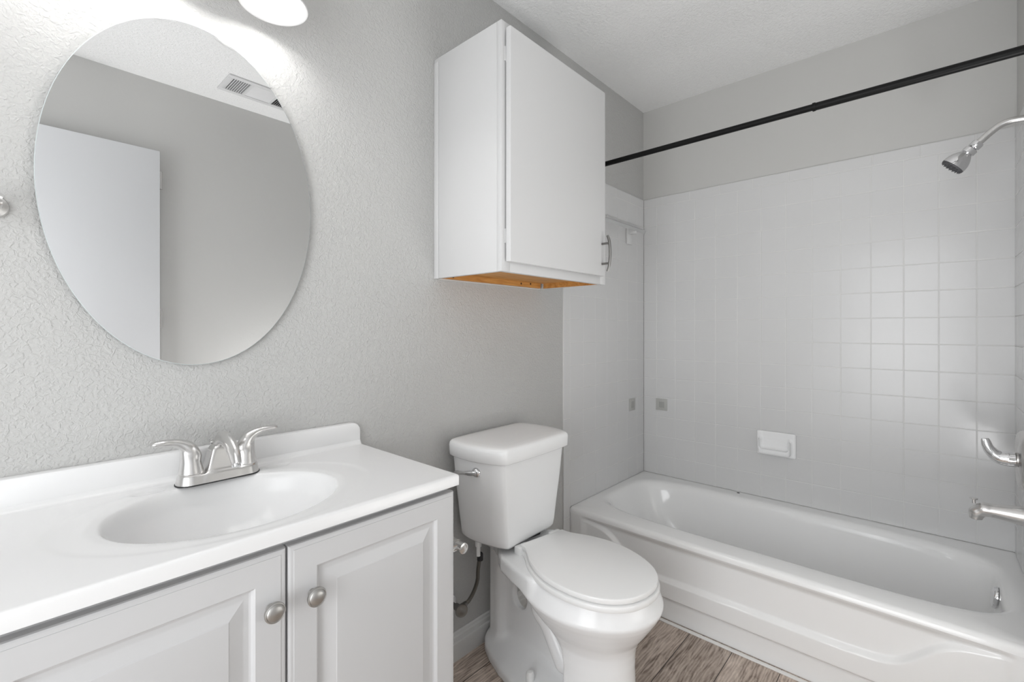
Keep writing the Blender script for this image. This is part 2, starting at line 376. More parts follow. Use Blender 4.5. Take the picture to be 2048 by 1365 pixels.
# ------------------------------------------------------------------ bathtub
def bathtub():
    zr = 0.347; x0, x1 = 1.81, B - 0.002; y0, y1 = R + 0.003, A - 0.003
    root = thing('bathtub', ((x0 + x1) / 2, (y0 + y1) / 2, 0), 'long white alcove bathtub with a moulded apron, set against the white tiled walls', 'bathtub')
    mb = MB(); n = 160
    icx, icy = 2.205, 0.5175; a, b = 0.287, 0.7045
    def ring(cx, cy, ra, rb, e, z):
        out = []
        for k in range(n):
            t = 2 * math.pi * (k + 0.5) / n; c, s = math.cos(t), math.sin(t)
            out.append((cx + ra * math.copysign(abs(c) ** (2 / e), c), cy + rb * math.copysign(abs(s) ** (2 / e), s), z))
        return out
    def outer(z, dx):   # rectangle, matched by direction to the superellipse points
        out = []; xa = x0 + dx
        for p in ring(icx, icy, a, b, 4.6, 0):
            dxv, dyv = p[0] - icx, p[1] - icy
            tx = ((x1 - icx) if dxv > 0 else (icx - xa)) / max(abs(dxv), 1e-6); ty = ((y1 - icy) if dyv > 0 else (icy - y0)) / max(abs(dyv), 1e-6)
            t = min(tx, ty); out.append((icx + dxv * t, icy + dyv * t, z))
        for cxx in (xa, x1):
            for cyy in (y0, y1):
                k = min(range(n), key=lambda i: (out[i][0] - cxx) ** 2 + (out[i][1] - cyy) ** 2); out[k] = (cxx, cyy, z)
        return out
    rings = [outer(zr - 0.022, 0), outer(zr - 0.014, 0.0012), outer(zr - 0.007, 0.005), outer(zr - 0.002, 0.011), outer(zr, 0.019)]
    lip = [(1.06, 0.0), (1.03, 0.0), (1.005, -0.001), (0.985, -0.005), (0.965, -0.013), (0.95, -0.026)]
    for sc, dz in lip: rings.append(ring(icx, icy, a + (sc - 1) * 0.45, b + (sc - 1) * 0.45, 4.8, zr + dz))
    # walls down to the floor of the tub; backrest end (high y) slopes, drain end steep
    for t, zz in ((0.06, 0.30), (0.2, 0.235), (0.4, 0.17), (0.62, 0.115), (0.8, 0.082), (0.92, 0.066), (0.99, 0.06)):
        ra = a - 0.022 - 0.055 * t; top = b - 0.022; yb = icy + top - 0.17 * t ** 1.1; ya = icy - top + 0.045 * t
        rings.append(ring(icx, (ya + yb) / 2, ra, (yb - ya) / 2, 4.4, zz))
    for sc in (0.92, 0.75, 0.5, 0.25, 0.05):
        yb = icy + b - 0.022 - 0.17; ya = icy - b + 0.022 + 0.045
        rings.append(ring(icx, (ya + yb) / 2, (a - 0.077) * sc, (yb - ya) / 2 * sc, 4.0, 0.058 - (1 - sc) * 0.004))
    mb.loft(rings, cap0=False, cap1=True)
    basin = mb.build('basin', m_tub, root, angle=70)
    # apron: grid over (y, z) with a moulded step that arches up near each end
    ny, nz = 300, 110; V = []; F = []
    ztp = zr - 0.022
    def step(y):
        d = min(y1 - y, y - y0)
        # height of the step line
        pts = [(0.0, 0.30), (0.08, 0.298), (0.16, 0.288), (0.21, 0.268), (0.245, 0.238), (0.275, 0.205), (0.31, 0.178), (0.36, 0.165), (0.45, 0.16), (2.0, 0.16)]
        return float(np.interp(d, [p[0] for p in pts], [p[1] for p in pts]))
    ysm = [step(y0 + (y1 - y0) * i / ny) for i in range(ny + 1)]
    k_ = np.ones(9) / 9; ysm = list(np.convolve(np.pad(ysm, 4, mode='edge'), k_, 'valid'))
    def sm(e0, e1, v): t = min(max((v - e0) / (e1 - e0), 0), 1); return t * t * (3 - 2 * t)
    for i in range(ny + 1):
        y = y0 + (y1 - y0) * i / ny; d = min(y1 - y, y - y0)
        for j in range(nz + 1):
            z = 0.0 + ztp * j / nz
            rec = 0.026 * sm(ztp + 0.001, ztp - 0.035, z)                # under the rim the panel sets back
            low = 0.018 * (1 - sm(ysm[i] - 0.004, ysm[i] + 0.014, z)) * sm(0.0, 0.02, z + 0.03)
            x = x0 + rec - low
            x += 0.015 * (1 - sm(0.083, 0.098, z)) * sm(0.12, 0.16, d)        # toe recess strip
            x = x0 + (x - x0) * sm(0.06, 0.095, d)                        # flat leg at the ends
            V.append((x, y, z))
    for i in range(ny):
        for j in range(nz):
            p = i * (nz + 1) + j; F.append((p, p + 1, p + nz + 2, p + nz + 1))
    # close the back so the apron has thickness
    o = mesh_obj('apron', V, F, m_tub, root, angle=80)
    sol = o.modifiers.new('thickness', 'SOLIDIFY'); sol.thickness = 0.01; sol.offset = -1.0
    MB().lathe([(0.003, -0.001), (0.0075, 0.0005), (0.006, 0.0015), (0.0, 0.0015)], (2.548, 0.741, zr - 0.0005), (0, 0, 1), 16).build('rim_hole_plug', m_rubber, root)
    ov = MB().lathe([(0.036, 0.0), (0.036, 0.006), (0.033, 0.010), (0.02, 0.013), (0.0, 0.014)], (2.25, -0.1585, 0.285), (0, 1, 0.12), 32).build('overflow_plate', m_chrome, root)
    tag(ov, 'round chrome overflow plate')
    dr = MB().lathe([(0.034, 0.0), (0.033, 0.003), (0.02, 0.002), (0.0, 0.001)], (2.19, -0.0, 0.056), (0, 0, 1), 24).build('drain', m_chrome, root)
    MB().box(x0 - 0.004, x0 + 0.012, y0 + 0.002, y1 - 0.01, 0.0, 0.005, 0.0015).build('caulk_line', m_caulk, root)
bathtub()

# ------------------------------------------------------------------ shower fittings
def q(pts, x): return [(x, y, z) for y, z in pts]
def fittings():
    X = 2.19; YW = R + 0.0065
    t = thing('shower', (X, YW, 1.86), 'bell-shaped chrome shower head on a bent nickel arm, top right above the tub', 'shower head')
    p = spline([(YW, 1.858), (-0.19, 1.861), (-0.165, 1.855), (-0.142, 1.838), (-0.118, 1.815), (-0.106, 1.803)], 6)
    MB().tube(q(p, X), 0.0105, 18, up=(1, 0, 0)).build('shower_arm', m_nick, t)
    MB().lathe([(0.032, 0), (0.032, 0.003), (0.026, 0.009), (0.014, 0.014), (0.0, 0.014)], (X, YW, 1.858), (0, 1, 0)).build('flange', m_nick, t)
    ax = Vector((0, 0.060, -0.062)).normalized(); o = Vector((X, -0.110, 1.807))
    MB().lathe([(0.0, -0.004), (0.0155, -0.004), (0.0165, 0.0), (0.0165, 0.014), (0.015, 0.016), (0.009, 0.017), (0.009, 0.021), (0.0, 0.021)], o, ax).build('swivel_nut', m_chrome, t)
    b = MB().lathe([(0.0, 0.019), (0.0170, 0.019), (0.019, 0.021), (0.019, 0.036), (0.0165, 0.038), (0.019, 0.041), (0.024, 0.048), (0.0295, 0.057), (0.0335, 0.068), (0.0355, 0.080), (0.0355, 0.086), (0.0, 0.086)], o, ax, 40).build('bell', m_chrome, t)
    mb = MB().lathe([(0.0, 0.0855), (0.034, 0.0855), (0.0345, 0.088), (0.0335, 0.0905), (0.0, 0.0895)], o, ax, 40)
    u = ax.cross(Vector((1, 0, 0))).normalized()
    for rr, k in ((0.03, 18), (0.021, 12), (0.011, 6)):
        for i in range(k):
            an = 2 * math.pi * i / k; c = o + (u * math.cos(an) + Vector((1, 0, 0)) * math.sin(an)) * rr
            mb.lathe([(0.0022, 0.088), (0.0015, 0.0945), (0.0, 0.0947)], c, ax, 8)
    mb.build('nozzle_face', m_greyrub, b)
    # valve
    t = thing('shower_valve', (X, YW, 0.77), 'chrome shower valve with a round plate and curved lever on the end wall', 'shower valve')
    MB().lathe([(0.0, 0.0), (0.094, 0.0), (0.0955, 0.006), (0.093, 0.018), (0.084, 0.026), (0.070, 0.024), (0.054, 0.022), (0.036, 0.026), (0.0, 0.026)], (X, YW, 0.77), (0, 1, 0), 56).build('escutcheon', m_nick, t)
    MB().lathe([(0.0, 0.01), (0.024, 0.012), (0.022, 0.03), (0.017, 0.034), (0.0155, 0.046), (0.0, 0.046)], (X, YW, 0.77), (0, 1, 0)).build('sleeve', m_nick_d, t)
    p = spline([(-0.196, 0.769), (-0.178, 0.768), (-0.160, 0.770), (-0.145, 0.782), (-0.134, 0.800), (-0.127, 0.827)], 6)
    MB().tube(q(p, X), lerp_list([0.024, 0.024, 0.0215, 0.017, 0.0105, 0.0045], len(p)), 20, sx=lerp_list([1, 1, 1, 1.0, 1.3, 2.0], len(p)), up=(1, 0, 0)).build('lever', m_chrome, t)
    # spout
    t = thing('tub_spout', (X, YW, 0.59), 'brushed nickel tub spout with a pull-up diverter below the valve', 'tub spout')
    def f(Xx, Y, Z):
        d = capsule(Xx - X, Y, Z, (0, YW - 0.01, 0.592), (0, -0.125, 0.592), 0.034, 0.019, 1.05)
        d = smin(d, capsule(Xx - X, Y, Z, (0, -0.125, 0.590), (0, -0.108, 0.578), 0.020, 0.018, 1.0), 0.012)
        d = smin(d, capsule(Xx - X, Y, Z, (0, -0.108, 0.578), (0, -0.105, 0.55), 0.017, 0.016), 0.008)
        d = np.maximum(d, YW + 0.0005 - Y); d = np.maximum(d, 0.556 - Z)
        return smax(d, -capsule(Xx - X, Y, Z, (0, -0.106, 0.54), (0, -0.108, 0.575), 0.012, 0.011), 0.002)
    V, Fc = surface_nets(f, (X - 0.04, YW - 0.004, 0.548), (X + 0.04, -0.075, 0.635), 0.0016)
    mesh_obj('spout_body', V, Fc, m_nick, t)
    MB().lathe([(0.0, 0.0), (0.0045, 0.0), (0.0045, 0.012), (0.010, 0.014), (0.0105, 0.017), (0.0, 0.018)], (X, -0.101, 0.606), (0, 0, 1), 20).build('diverter_knob', m_nick, t)
fittings()

def rod():
    t = thing('shower_curtain_rod', (1.80, R, 1.92), 'black telescoping shower curtain rod spanning the tub alcove', 'curtain rod')
    MB().tube([(1.8, R + 0.02, 1.92), (1.8, 0.287, 1.92)], 0.0122, 24).build('outer_tube', m_black, t)
    MB().tube([(1.8, 0.28, 1.92), (1.8, A - 0.02, 1.92)], 0.0108, 24).build('inner_tube', m_black, t)
    MB().lathe([(0.0125, -0.004), (0.0138, -0.004), (0.0138, 0.004), (0.0122, 0.004)], (1.8, 0.290, 1.92), (0, 1, 0), 24, caps=False).build('collar', m_black, t)
    for y, s in ((R + 0.0067, 1), (A - 0.0067, -1)):
        MB().lathe([(0.0, 0.0), (0.024, 0.0), (0.025, 0.002), (0.024, 0.004), (0.016, 0.005), (0.018, 0.008), (0.018, 0.012), (0.0145, 0.015), (0.0145, 0.024), (0.0, 0.024)], (1.8, y, 1.92), (0, s, 0), 32).build('end_flange', m_black, t)
rod()

def soap_dish():
    # ceramic dish, flat back with a scooped shelf
    yc, zc = 0.571, 0.623
    def f(X, Y, Z):
        d = rbox(X, Y, Z, (B - 0.008, yc, zc), (0.010, 0.086, 0.060), 0.008)
        sh = rbox(X, Y, Z, (B - 0.030, yc + 0.004, zc - 0.010), (0.026, 0.070, 0.040), 0.016)
        d = smin(d, sh, 0.012)
        cut = rbox(X, Y, Z, (B - 0.046, yc + 0.004, zc + 0.020), (0.030, 0.064, 0.044), 0.014)
        d = smax(d, -cut, 0.008)
        return np.maximum(d, X - (B - 0.0065))
    V, F = surface_nets(f, (B - 0.07, yc - 0.095, zc - 0.068), (B - 0.003, yc + 0.095, zc + 0.068), 0.0022)
    tag(mesh_obj('soap_dish', V, F, m_porc), 'white ceramic soap dish set into the long tiled wall above the tub', 'soap dish')
soap_dish()

def alcove_bits():
    t = thing('alcove_towel_bar', (2.17, A - 0.0065, 1.74), 'clear towel bar mounted high on the tiled end wall right of the cabinet', 'towel bar')
    mb = MB(); r = 0.0125
    mb.loft([[(x, A - 0.052, 1.745 + r), (x, A - 0.052 - r, 1.745), (x, A - 0.052, 1.745 - r), (x, A - 0.052 + r, 1.745)] for x in (1.86, 2.475)])
    mb.build('bar', m_clear, t, smooth=False)
    for x in (1.95, 2.375):
        MB().box(x - 0.03, x + 0.03, A - 0.016, A - 0.0065, 1.665, 1.765, 0.004).box(x - 0.014, x + 0.014, A - 0.054, A - 0.014, 1.720, 1.752, 0.005).build('bracket', m_trimtile, t)
    for (loc, dim, lab) in (((B - 0.0068, 1.160, 0.754), 'x', 'grey square adhesive pad stuck on the long tiled wall beside the corner'),
                            ((2.418, A - 0.0068, 0.759), 'y', 'narrow grey square adhesive pad stuck on the tiled end wall left of the corner')):
        mb = MB(); mi = MB(); h = 0.034
        if dim == 'x':
            mb.box(loc[0] - 0.0015, loc[0] + 0.0006, loc[1] - h, loc[1] + h, loc[2] - h, loc[2] + h, 0.0006); mi.box(loc[0] - 0.004, loc[0] - 0.0014, loc[1] - 0.016, loc[1] + 0.014, loc[2] - 0.018, loc[2] + 0.016, 0.001)
        else:
            mb.box(loc[0] - h, loc[0] + h, loc[1] - 0.0015, loc[1] + 0.0006, loc[2] - h, loc[2] + h, 0.0006); mi.box(loc[0] - 0.012, loc[0] + 0.012, loc[1] - 0.004, loc[1] - 0.0014, loc[2] - 0.018, loc[2] + 0.018, 0.001)
        o = tag(mb.build('adhesive_pad', m_pad), lab, 'adhesive pad', 'leftover adhesive pads in the tub corner')
        mi.build('glue_spot', mat('glue_spot', (0.40, 0.40, 0.385), 0.5), o)
alcove_bits()

# ------------------------------------------------------------------ toilet
def toilet():
    t = thing('toilet', (1.290, A - 0.014, 0), 'white two-piece toilet with a closed lid, standing between the vanity and the bathtub', 'toilet', rz=0.0)
    t.rotation_euler = (0, 0, math.radians(-7.0)); ORG[t.name] = (0, 0, 0)
    # local coords: x lateral, y = -forward
    def ell(X, Yf, cy, w, f, b):
        p = np.sqrt((X / w) ** 2 + ((Yf - cy) / np.where(Yf > cy, f, b)) ** 2)
        return (p - 1) * w
    def body(X, Y, Z):
        F_ = -Y
        zz = [-.1, 0.22, 0.25, 0.28, 0.31, 0.34, 0.362, 0.378, 0.386, 0.40, 0.42, 0.436, 0.46]
        w = np.interp(Z, zz, [.105, .105, 0.113, 0.130, 0.152, 0.173, 0.187, 0.195, 0.196, 0.190, 0.181, 0.173, 0.16])
        fr = np.interp(Z, zz, [.135, .138, .150, .168, .190, .210, .224, .232, .234, .229, .220, .212, .20])
        bk = np.interp(Z, zz, [.03, .05, .10, .13, .17, .20, .212, .22, .22, .218, .214, .21, .20])
        bowl = smax(smax(ell(X, F_, 0.468, w, fr, bk), Z - 0.434, 0.008), 0.20 - Z, 0.03)
        ped = smax(ell(X, F_, 0.468, np.interp(Z, [0, .04, .25], [.138, .122, .112]), np.interp(Z, [0, .04, .3], [.172, .158, .148]), 0.6), Z - 0.28, 0.02)
        ped = smax(ped, 0.468 - F_, 0.006)
        d = smin(bowl, ped, 0.022)
        wd = np.interp(F_, [0.0, 0.1, 0.15, 0.19, 0.23, 0.3, 0.4], [0.075, .085, 0.105, 0.135, 0.158, 0.172, 0.185])
        deck = smax(smax(np.abs(X) - wd, np.abs(F_ - 0.21) - 0.20, 0.03), np.abs(Z - 0.4125) - np.interp(F_, [0, .2, .4], [0.024, 0.024, 0.03]), 0.012)
        d = smin(d, deck, 0.018)
        col = rbox(X, F_, Z, (0, 0.058, 0.2), (0.052, 0.034, 0.21), 0.022)
        core = rbox(X, F_, Z, (0, 0.28, 0.19), (0.013, 0.22, 0.205), 0.008)
        rear = smin(col, core, 0.025)
        trap = smin(capsule(X, F_, Z, (0, 0.22, 0.37), (0, 0.31, 0.26), 0.040, 0.045, 1.5), capsule(X, F_, Z, (0, 0.31, 0.26), (0, 0.400, 0.130), 0.047, 0.046, 1.45), 0.03)
        rear = smin(rear, trap, 0.02)
        wf = np.interp(F_, [0.03, 0.1, 0.18, 0.3, 0.5, 0.66], [0.076, 0.105, 0.126, 0.136, 0.132, 0.11])
        foot = smax(smax(np.abs(X) - wf, np.abs(F_ - 0.28) - 0.265, 0.04), Z - (0.034 + 0.030 * np.clip(1 - np.abs(X) / wf, 0, 1)), 0.014)
        rear = smin(rear, foot, 0.028)
        d = smin(d, rear, 0.012)
        hole = np.sqrt(((F_ - 0.160) / 0.037) ** 2 + ((Z - 0.222) / 0.044) ** 2) - 1
        d = smax(d, -hole * 0.03, 0.006)
        return np.maximum(d, 0.0005 - Z)
    V, F = surface_nets(body, (-0.216, -0.73, -0.008), (0.216, -0.004, 0.452), 0.0042)
    mesh_obj('bowl', V, F, m_porc, t, angle=180)
    # outlines
    half = [(0.094, 0.262), (0.099, 0.290), (0.116, 0.322), (0.140, 0.364), (0.161, 0.425), (0.167, 0.490), (0.157, 0.560), (0.133, 0.620), (0.098, 0.662), (0.052, 0.688), (0.0, 0.696)]
    hs = spline(half, 6); out = [(-x, y) for x, y in hs][:-1] + [(x, y) for x, y in hs[::-1]]
    c = np.array([0, 0.47])
    def off(d): return [tuple(np.array(p) + (c - np.array(p)) / np.linalg.norm(c - np.array(p)) * d) for p in out]
    skew = Matrix.Rotation(math.radians(-3.5), 4, 'Z'); piv = Vector((0, -0.27, 0))
    def plate(z0, z1, grow, r):
        rs = []
        for d, z in ((r, z0), (0.3 * r, z0 + 0.3 * r), (0, z0 + r), (0, z1 - r), (0.3 * r, z1 - 0.3 * r), (r, z1)):
            ring = []
            for x, y in off(d - grow):
                v = Vector((x, -y, z)); v = skew @ (v - piv) + piv; v.z = z; ring.append(v)
            rs.append(ring)
        return MB().loft(rs)
    plate(0.4355, 0.4535, 0.005, 0.005).build('seat', m_plastic, t, local=True)
    lid = plate(0.4565, 0.473, 0.0, 0.0045).build('seat_lid', m_plastic, t, local=True)
    for s in (-1, 1):
        MB().box(s * 0.080 - 0.026, s * 0.080 + 0.026, -0.268, -0.236, 0.433, 0.463, 0.006).build('hinge', m_plastic, t, local=True)
        MB().lathe([(0.0, 0.028), (0.0145, 0.028), (0.0140, 0.055), (0.010, 0.064), (0.0, 0.067)], (s * 0.092, -0.302, 0.008), (0, 0, 1), 20).build('bolt_cap', m_plastic, t, local=True)
    # tank
    def tank_outline(sc, grow=0.0, fr=0.252):
        # plan, back at y=-.012
        h = [(0.0, fr), (0.09, fr), (0.150, fr - 0.001), (0.166, fr - 0.006), (0.177, fr - 0.022), (0.190, fr - 0.055), (0.200, fr - 0.10), (0.202, fr - 0.15), (0.195, 0.045), (0.176, 0.018), (0.12, 0.011), (0, 0.011)]
        hs = spline(h, 5); pts = [(x * sc, y) for x, y in hs] + [(-x * sc, y) for x, y in hs[::-1][1:-1]]
        cc = np.array([0, 0.13]); res = []
        for p in pts:
            p = np.array(p); v = p - cc; v = v / np.linalg.norm(v); res.append(tuple(p + v * grow))
        return res
    rs = []
    tw = Matrix.Translation(Vector((-0.045, 0, 0))) @ Matrix.Rotation(math.radians(8.5), 4, 'Z')
    def twist(ob): ob.matrix_local = tw; return ob
    for z, sc, g, fr in ((0.460, 0.70, -0.03, 0.225), (0.456, 0.74, -0.012, 0.226), (0.459, 0.765, -0.004, 0.228), (0.468, 0.785, 0, 0.230), (0.49, 0.80, 0, 0.233), (0.56, 0.86, 0, 0.236), (0.65, 0.925, 0, 0.243), (0.752, 0.995, 0, 0.248), (0.757, 0.995, 0, 0.248)):
        rs.append([(x, -max(y, 0.012), z) for x, y in tank_outline(sc, g, fr)])
    tank = twist(MB().loft(rs).build('tank', m_porc, t, local=True, angle=60))
    rs = []
    for z, g in ((0.7535, 0.0), (0.7535, 0.009), (0.757, 0.013), (0.79, 0.0145), (0.799, 0.012), (0.804, 0.006), (0.8065, -0.004), (0.808, -0.03), (0.8085, -0.08)):
        rs.append([(x, -max(y, 0.004), z) for x, y in tank_outline(1.0, g, 0.256)])
    twist(MB().loft(rs).build('tank_lid', m_porc, t, local=True, angle=60))
    lev = MB().lathe([(0.0, -0.006), (0.0165, -0.004), (0.0165, 0.003), (0.013, 0.009), (0.008, 0.012), (0.0, 0.013)], (-0.1935, -0.148, 0.716), (-1, -0.25, 0), 24)
    lev.tube([(-0.204, -0.152, 0.716), (-0.214, -0.135, 0.715), (-0.218, -0.11, 0.712), (-0.220, -0.082, 0.709), (-0.220, -0.07, 0.708)], [0.009, 0.0085, 0.006, 0.0065, 0.003], 14)
    tag(lev.build('flush_lever', m_chrome, tank, local=True), 'chrome flush lever')
    MB().lathe([(0, -0.034), (0.007, -0.034), (0.007, 0.0), (0.011, 0.0), (0.012, 0.012), (0.010, 0.03), (0, 0.03)], (-0.122, -0.085, 0.428), (0, 0, 1), 16).build('fill_nut', m_plastic, tank, local=True)
    MB().box(-0.07, 0.07, -0.19, -0.06, 0.43, 0.4595, 0.01).build('tank_gasket', m_rubber, t, local=True)
toilet()

def supply():
    t = thing('toilet_water_supply', (1.115, A, 0.17), 'angle stop valve with a braided hose rising to the toilet tank', 'water supply valve')
    yw = A - 0.0005
    MB().lathe([(0.0, 0), (0.028, 0.0), (0.026, 0.004), (0.012, 0.008), (0.0, 0.008)], (1.078, yw, 0.212), (0, -1, 0)).build('wall_flange', m_chrome, t)
    MB().lathe([(0.008, 0.0), (0.008, 0.03), (0.012, 0.03), (0.012, 0.058), (0.0, 0.058)], (1.078, yw - 0.002, 0.212), (0, -1, 0), 20).tube([(1.078, 1.230, 0.212), (1.112, 1.228, 0.214)], 0.009, 14).build('valve_body', m_aged, t)
    MB().lathe([(0.0, 0.0), (0.006, 0), (0.006, 0.006), (0.021, 0.007), (0.0225, 0.011), (0.021, 0.015), (0.014, 0.0135), (0.008, 0.016), (0.0, 0.016)], (1.078, 1.219, 0.212), (-0.45, -1, 0.1), 28).build('valve_handle', m_aged, t)
    p = spline([(1.108, 1.228, 0.214), (1.122, 1.224, 0.222), (1.138, 1.216, 0.250), (1.145, 1.205, 0.290), (1.139, 1.195, 0.335), (1.142, 1.188, 0.39)], 8)
    MB().tube(p, 0.0068, 14, up=(0, 1, 0)).build('braided_hose', m_steel, t)
    MB().lathe([(0, 0), (0.0105, 0.0), (0.0105, 0.022), (0.009, 0.026), (0, 0.026)], (1.142, 1.188, 0.370), (0, 0, 1), 8).build('hose_nut', m_rubber, t)
supply()

# ------------------------------------------------------------------ vanity
VX0, VX1 = -0.045, 0.712
def door_leaf(x0, x1, z0, z1, yf):
    """raised-panel leaf, front faces -y at yf"""
    mb = MB()
    prof = [(0.0, 0.018), (0.0, 0.004), (0.0012, 0.0012), (0.004, 0.0002), (0.009, 0.0), (0.0095, -0.0009), (0.012, -0.0009), (0.050, -0.0009), (0.0525, 0.0012), (0.055, 0.0058), (0.058, 0.0070), (0.064, 0.0070), (0.068, 0.0062), (0.088, 0.0008), (0.0895, -0.0002), (0.092, -0.0004)]
    rs = []
    for ins, d in prof:
        y = yf + d + 0.0009
        rs.append([(x0 + ins, y, z0 + ins), (x1 - ins, y, z0 + ins), (x1 - ins, y, z1 - ins), (x0 + ins, y, z1 - ins)])
    mb.loft(rs); return mb
def vanity():
    t = thing('vanity_cabinet', ((VX0 + VX1) / 2, 1.06, 0), 'white bathroom vanity cabinet with two raised-panel doors below the sink top', 'vanity cabinet')
    mb = MB()
    mb.box(VX0, VX0 + 0.016, 0.852, A - 0.001, 0.0, 0.822).box(VX1 - 0.016, VX1, 0.852, A - 0.001, 0.0, 0.822)
    mb.box(VX0 + 0.016, VX1 - 0.016, A - 0.012, A - 0.001, 0.09, 0.822).box(VX0 + 0.016, VX1 - 0.016, 0.852, A - 0.012, 0.09, 0.105)
    mb.box(VX0 + 0.016, VX1 - 0.016, 0.91, 0.922, 0.0, 0.09)
    mb.build('body', m_cab, t, smooth=False)
    fm = MB()
    for a_, b_ in ((VX0 + 0.001, VX0 + 0.04), (VX1 - 0.04, VX1 - 0.001), (0.318, 0.354)): fm.box(a_, b_, 0.851, 0.869, 0.09, 0.822)
    for a_, b_ in ((0.783, 0.822), (0.09, 0.12)):
        fm.box(VX0 + 0.04, 0.318, 0.851, 0.869, a_, b_).box(0.354, VX1 - 0.04, 0.851, 0.869, a_, b_)
    fm.build('face_frame', m_cab, t, smooth=False)
    for (x0, x1, kx, kz) in ((VX0 + 0.002, 0.3345, 0.3075, 0.716), (0.338, 0.716, 0.3785, 0.712)):
        d = door_leaf(x0, x1, 0.10, 0.808, 0.832).build('door', m_cab, t, angle=12)
        k = MB().lathe([(0.0, 0.0), (0.0075, 0.0), (0.006, 0.006), (0.006, 0.010), (0.012, 0.014), (0.0165, 0.017), (0.0172, 0.020), (0.0165, 0.0225), (0.0148, 0.0235), (0.0142, 0.0230), (0.0135, 0.0240), (0.009, 0.0262), (0.0, 0.027)], (kx, 0.831, kz), (0, -1, 0), 40).build('knob', m_nick_d, d)
        tag(k, 'dull nickel round knob')
    # countertop with integral sink (heights over a grid)
    ct = thing('sink_countertop', (0.336, 1.05, 0.825), 'white one-piece vanity top with an oval sink and backsplash', 'sink top')
    x0, x1, y0, y1, z = VX0 - 0.004, 0.718, 0.818, A - 0.0005, 0.851
    nx, ny = 240, 150
    xs = np.concatenate([[x0, x0 + .0008, x0 + .0025], np.linspace(x0 + .005, x1 - .005, nx), [x1 - .0025, x1 - .0008, x1]])
    ys = np.concatenate([[y0, y0 + .0008, y0 + .0025], np.linspace(y0 + .005, y1, ny)])
    Xg, Yg = np.meshgrid(xs, ys, indexing='ij')
    def ss(e0, e1, v): tt = np.clip((v - e0) / (e1 - e0), 0, 1); return tt * tt * (3 - 2 * tt)
    r = np.sqrt(((Xg - 0.312) / 0.202) ** 2 + ((Yg - 1.032) / 0.166) ** 2)
    Zg = np.full(Xg.shape, z)
    Zg = Zg - 0.118 * np.clip(1 - np.clip(r, 0, 2) ** 2.6, 0, 1) ** 0.75 * ss(1.03, 0.90, r) - 0.003 * ss(1.10, 0.96, r)
    r2 = np.sqrt(((Xg - 0.318) / 0.275) ** 2 + ((Yg - 1.037) / 0.208) ** 2)
    Zg = Zg - 0.0012 * ss(1.02, 0.95, r2)
    for sx in (-1, 1):   # small soap recesses beside the faucet
        q_ = np.sqrt(((Xg - (0.336 + sx * 0.128)) / 0.035) ** 2 + ((Yg - 1.205) / 0.016) ** 2); Zg = Zg - 0.003 * ss(1.0, 0.5, q_)
    rr = 0.014; t_ = np.clip(Yg - (1.2555 - rr), 0, rr); Zg = Zg + (rr - np.sqrt(np.maximum(rr * rr - t_ * t_, 0)))
    edge = np.minimum(np.minimum(Xg - x0, x1 - Xg), Yg - y0); er = 0.005
    e_ = np.clip(er - edge, 0, er); Zg = Zg - (er - np.sqrt(np.maximum(er * er - e_ * e_, 0)))
    n0, n1 = Xg.shape
    V = list(map(tuple, np.stack([Xg, Yg, Zg], -1).reshape(-1, 3))); F = []
    for i in range(n0 - 1):
        for j in range(n1 - 1):
            p = i * n1 + j; F.append((p, p + n1, p + n1 + 1, p + 1))
    border = [i * n1 for i in range(n0)] + [(n0 - 1) * n1 + j for j in range(1, n1)] + [i * n1 + n1 - 1 for i in range(n0 - 2, -1, -1)] + [j for j in range(n1 - 2, 0, -1)]
    base = len(V); zb = 0.8255
    for p in border: V.append((V[p][0], V[p][1], zb))
    m_ = len(border)
    for k in range(m_):
        a_, b_ = border[k], border[(k + 1) % m_]; F.append((a_, base + k, base + (k + 1) % m_, b_))
    top = mesh_obj('top', V, F, m_marble, ct, angle=35)
    # bowl underside
    ub = MB(); rings = []
    for zz, s_ in ((0.8256, 1.06), (0.80, 1.04), (0.76, 0.93), (0.728, 0.7), (0.724, 0.1)):
        rings.append([(0.312 + 0.2 * s_ * math.cos(2 * math.pi * k / 48), 1.03 + 0.165 * s_ * math.sin(2 * math.pi * k / 48), zz) for k in range(48)])
    ub.loft(rings, cap0=False).build('bowl_underside', m_marble, ct)
    # backsplash
    pr = [(x0 + 0.001, 0.86), (x0 + 0.001, 0.9135), (0.692, 0.9135), (0.702, 0.912), (0.710, 0.907), (0.716, 0.899), (0.7175, 0.888), (0.7175, 0.86)]
    pr[0] = (x0 + 0.001, 0.849); pr[-1] = (0.7175, 0.849)
    bs = MB(); ya, yb = 1.2555, A - 0.0007
    cxx = 0.36
    def ins(d): return [(x + (d if x < cxx else -d) if (x < 0 or x > 0.69) else x, zz - (d if zz > 0.86 else 0)) for x, zz in pr]
    bs.loft([[(x, yb, zz) for x, zz in pr], [(x, ya + 0.004, zz) for x, zz in pr], [(x, ya + 0.0012, zz) for x, zz in ins(0.0012)], [(x, ya, zz) for x, zz in ins(0.004)]])
    bs.build('backsplash', m_marble, ct, angle=30)
    MB().lathe([(0, 0), (0.03, 0), (0.031, 0.003), (0.024, 0.005), (0.0, 0.003)], (0.312, 1.032, 0.7275), (0, 0, 1)).build('drain', m_nick, ct)
vanity()

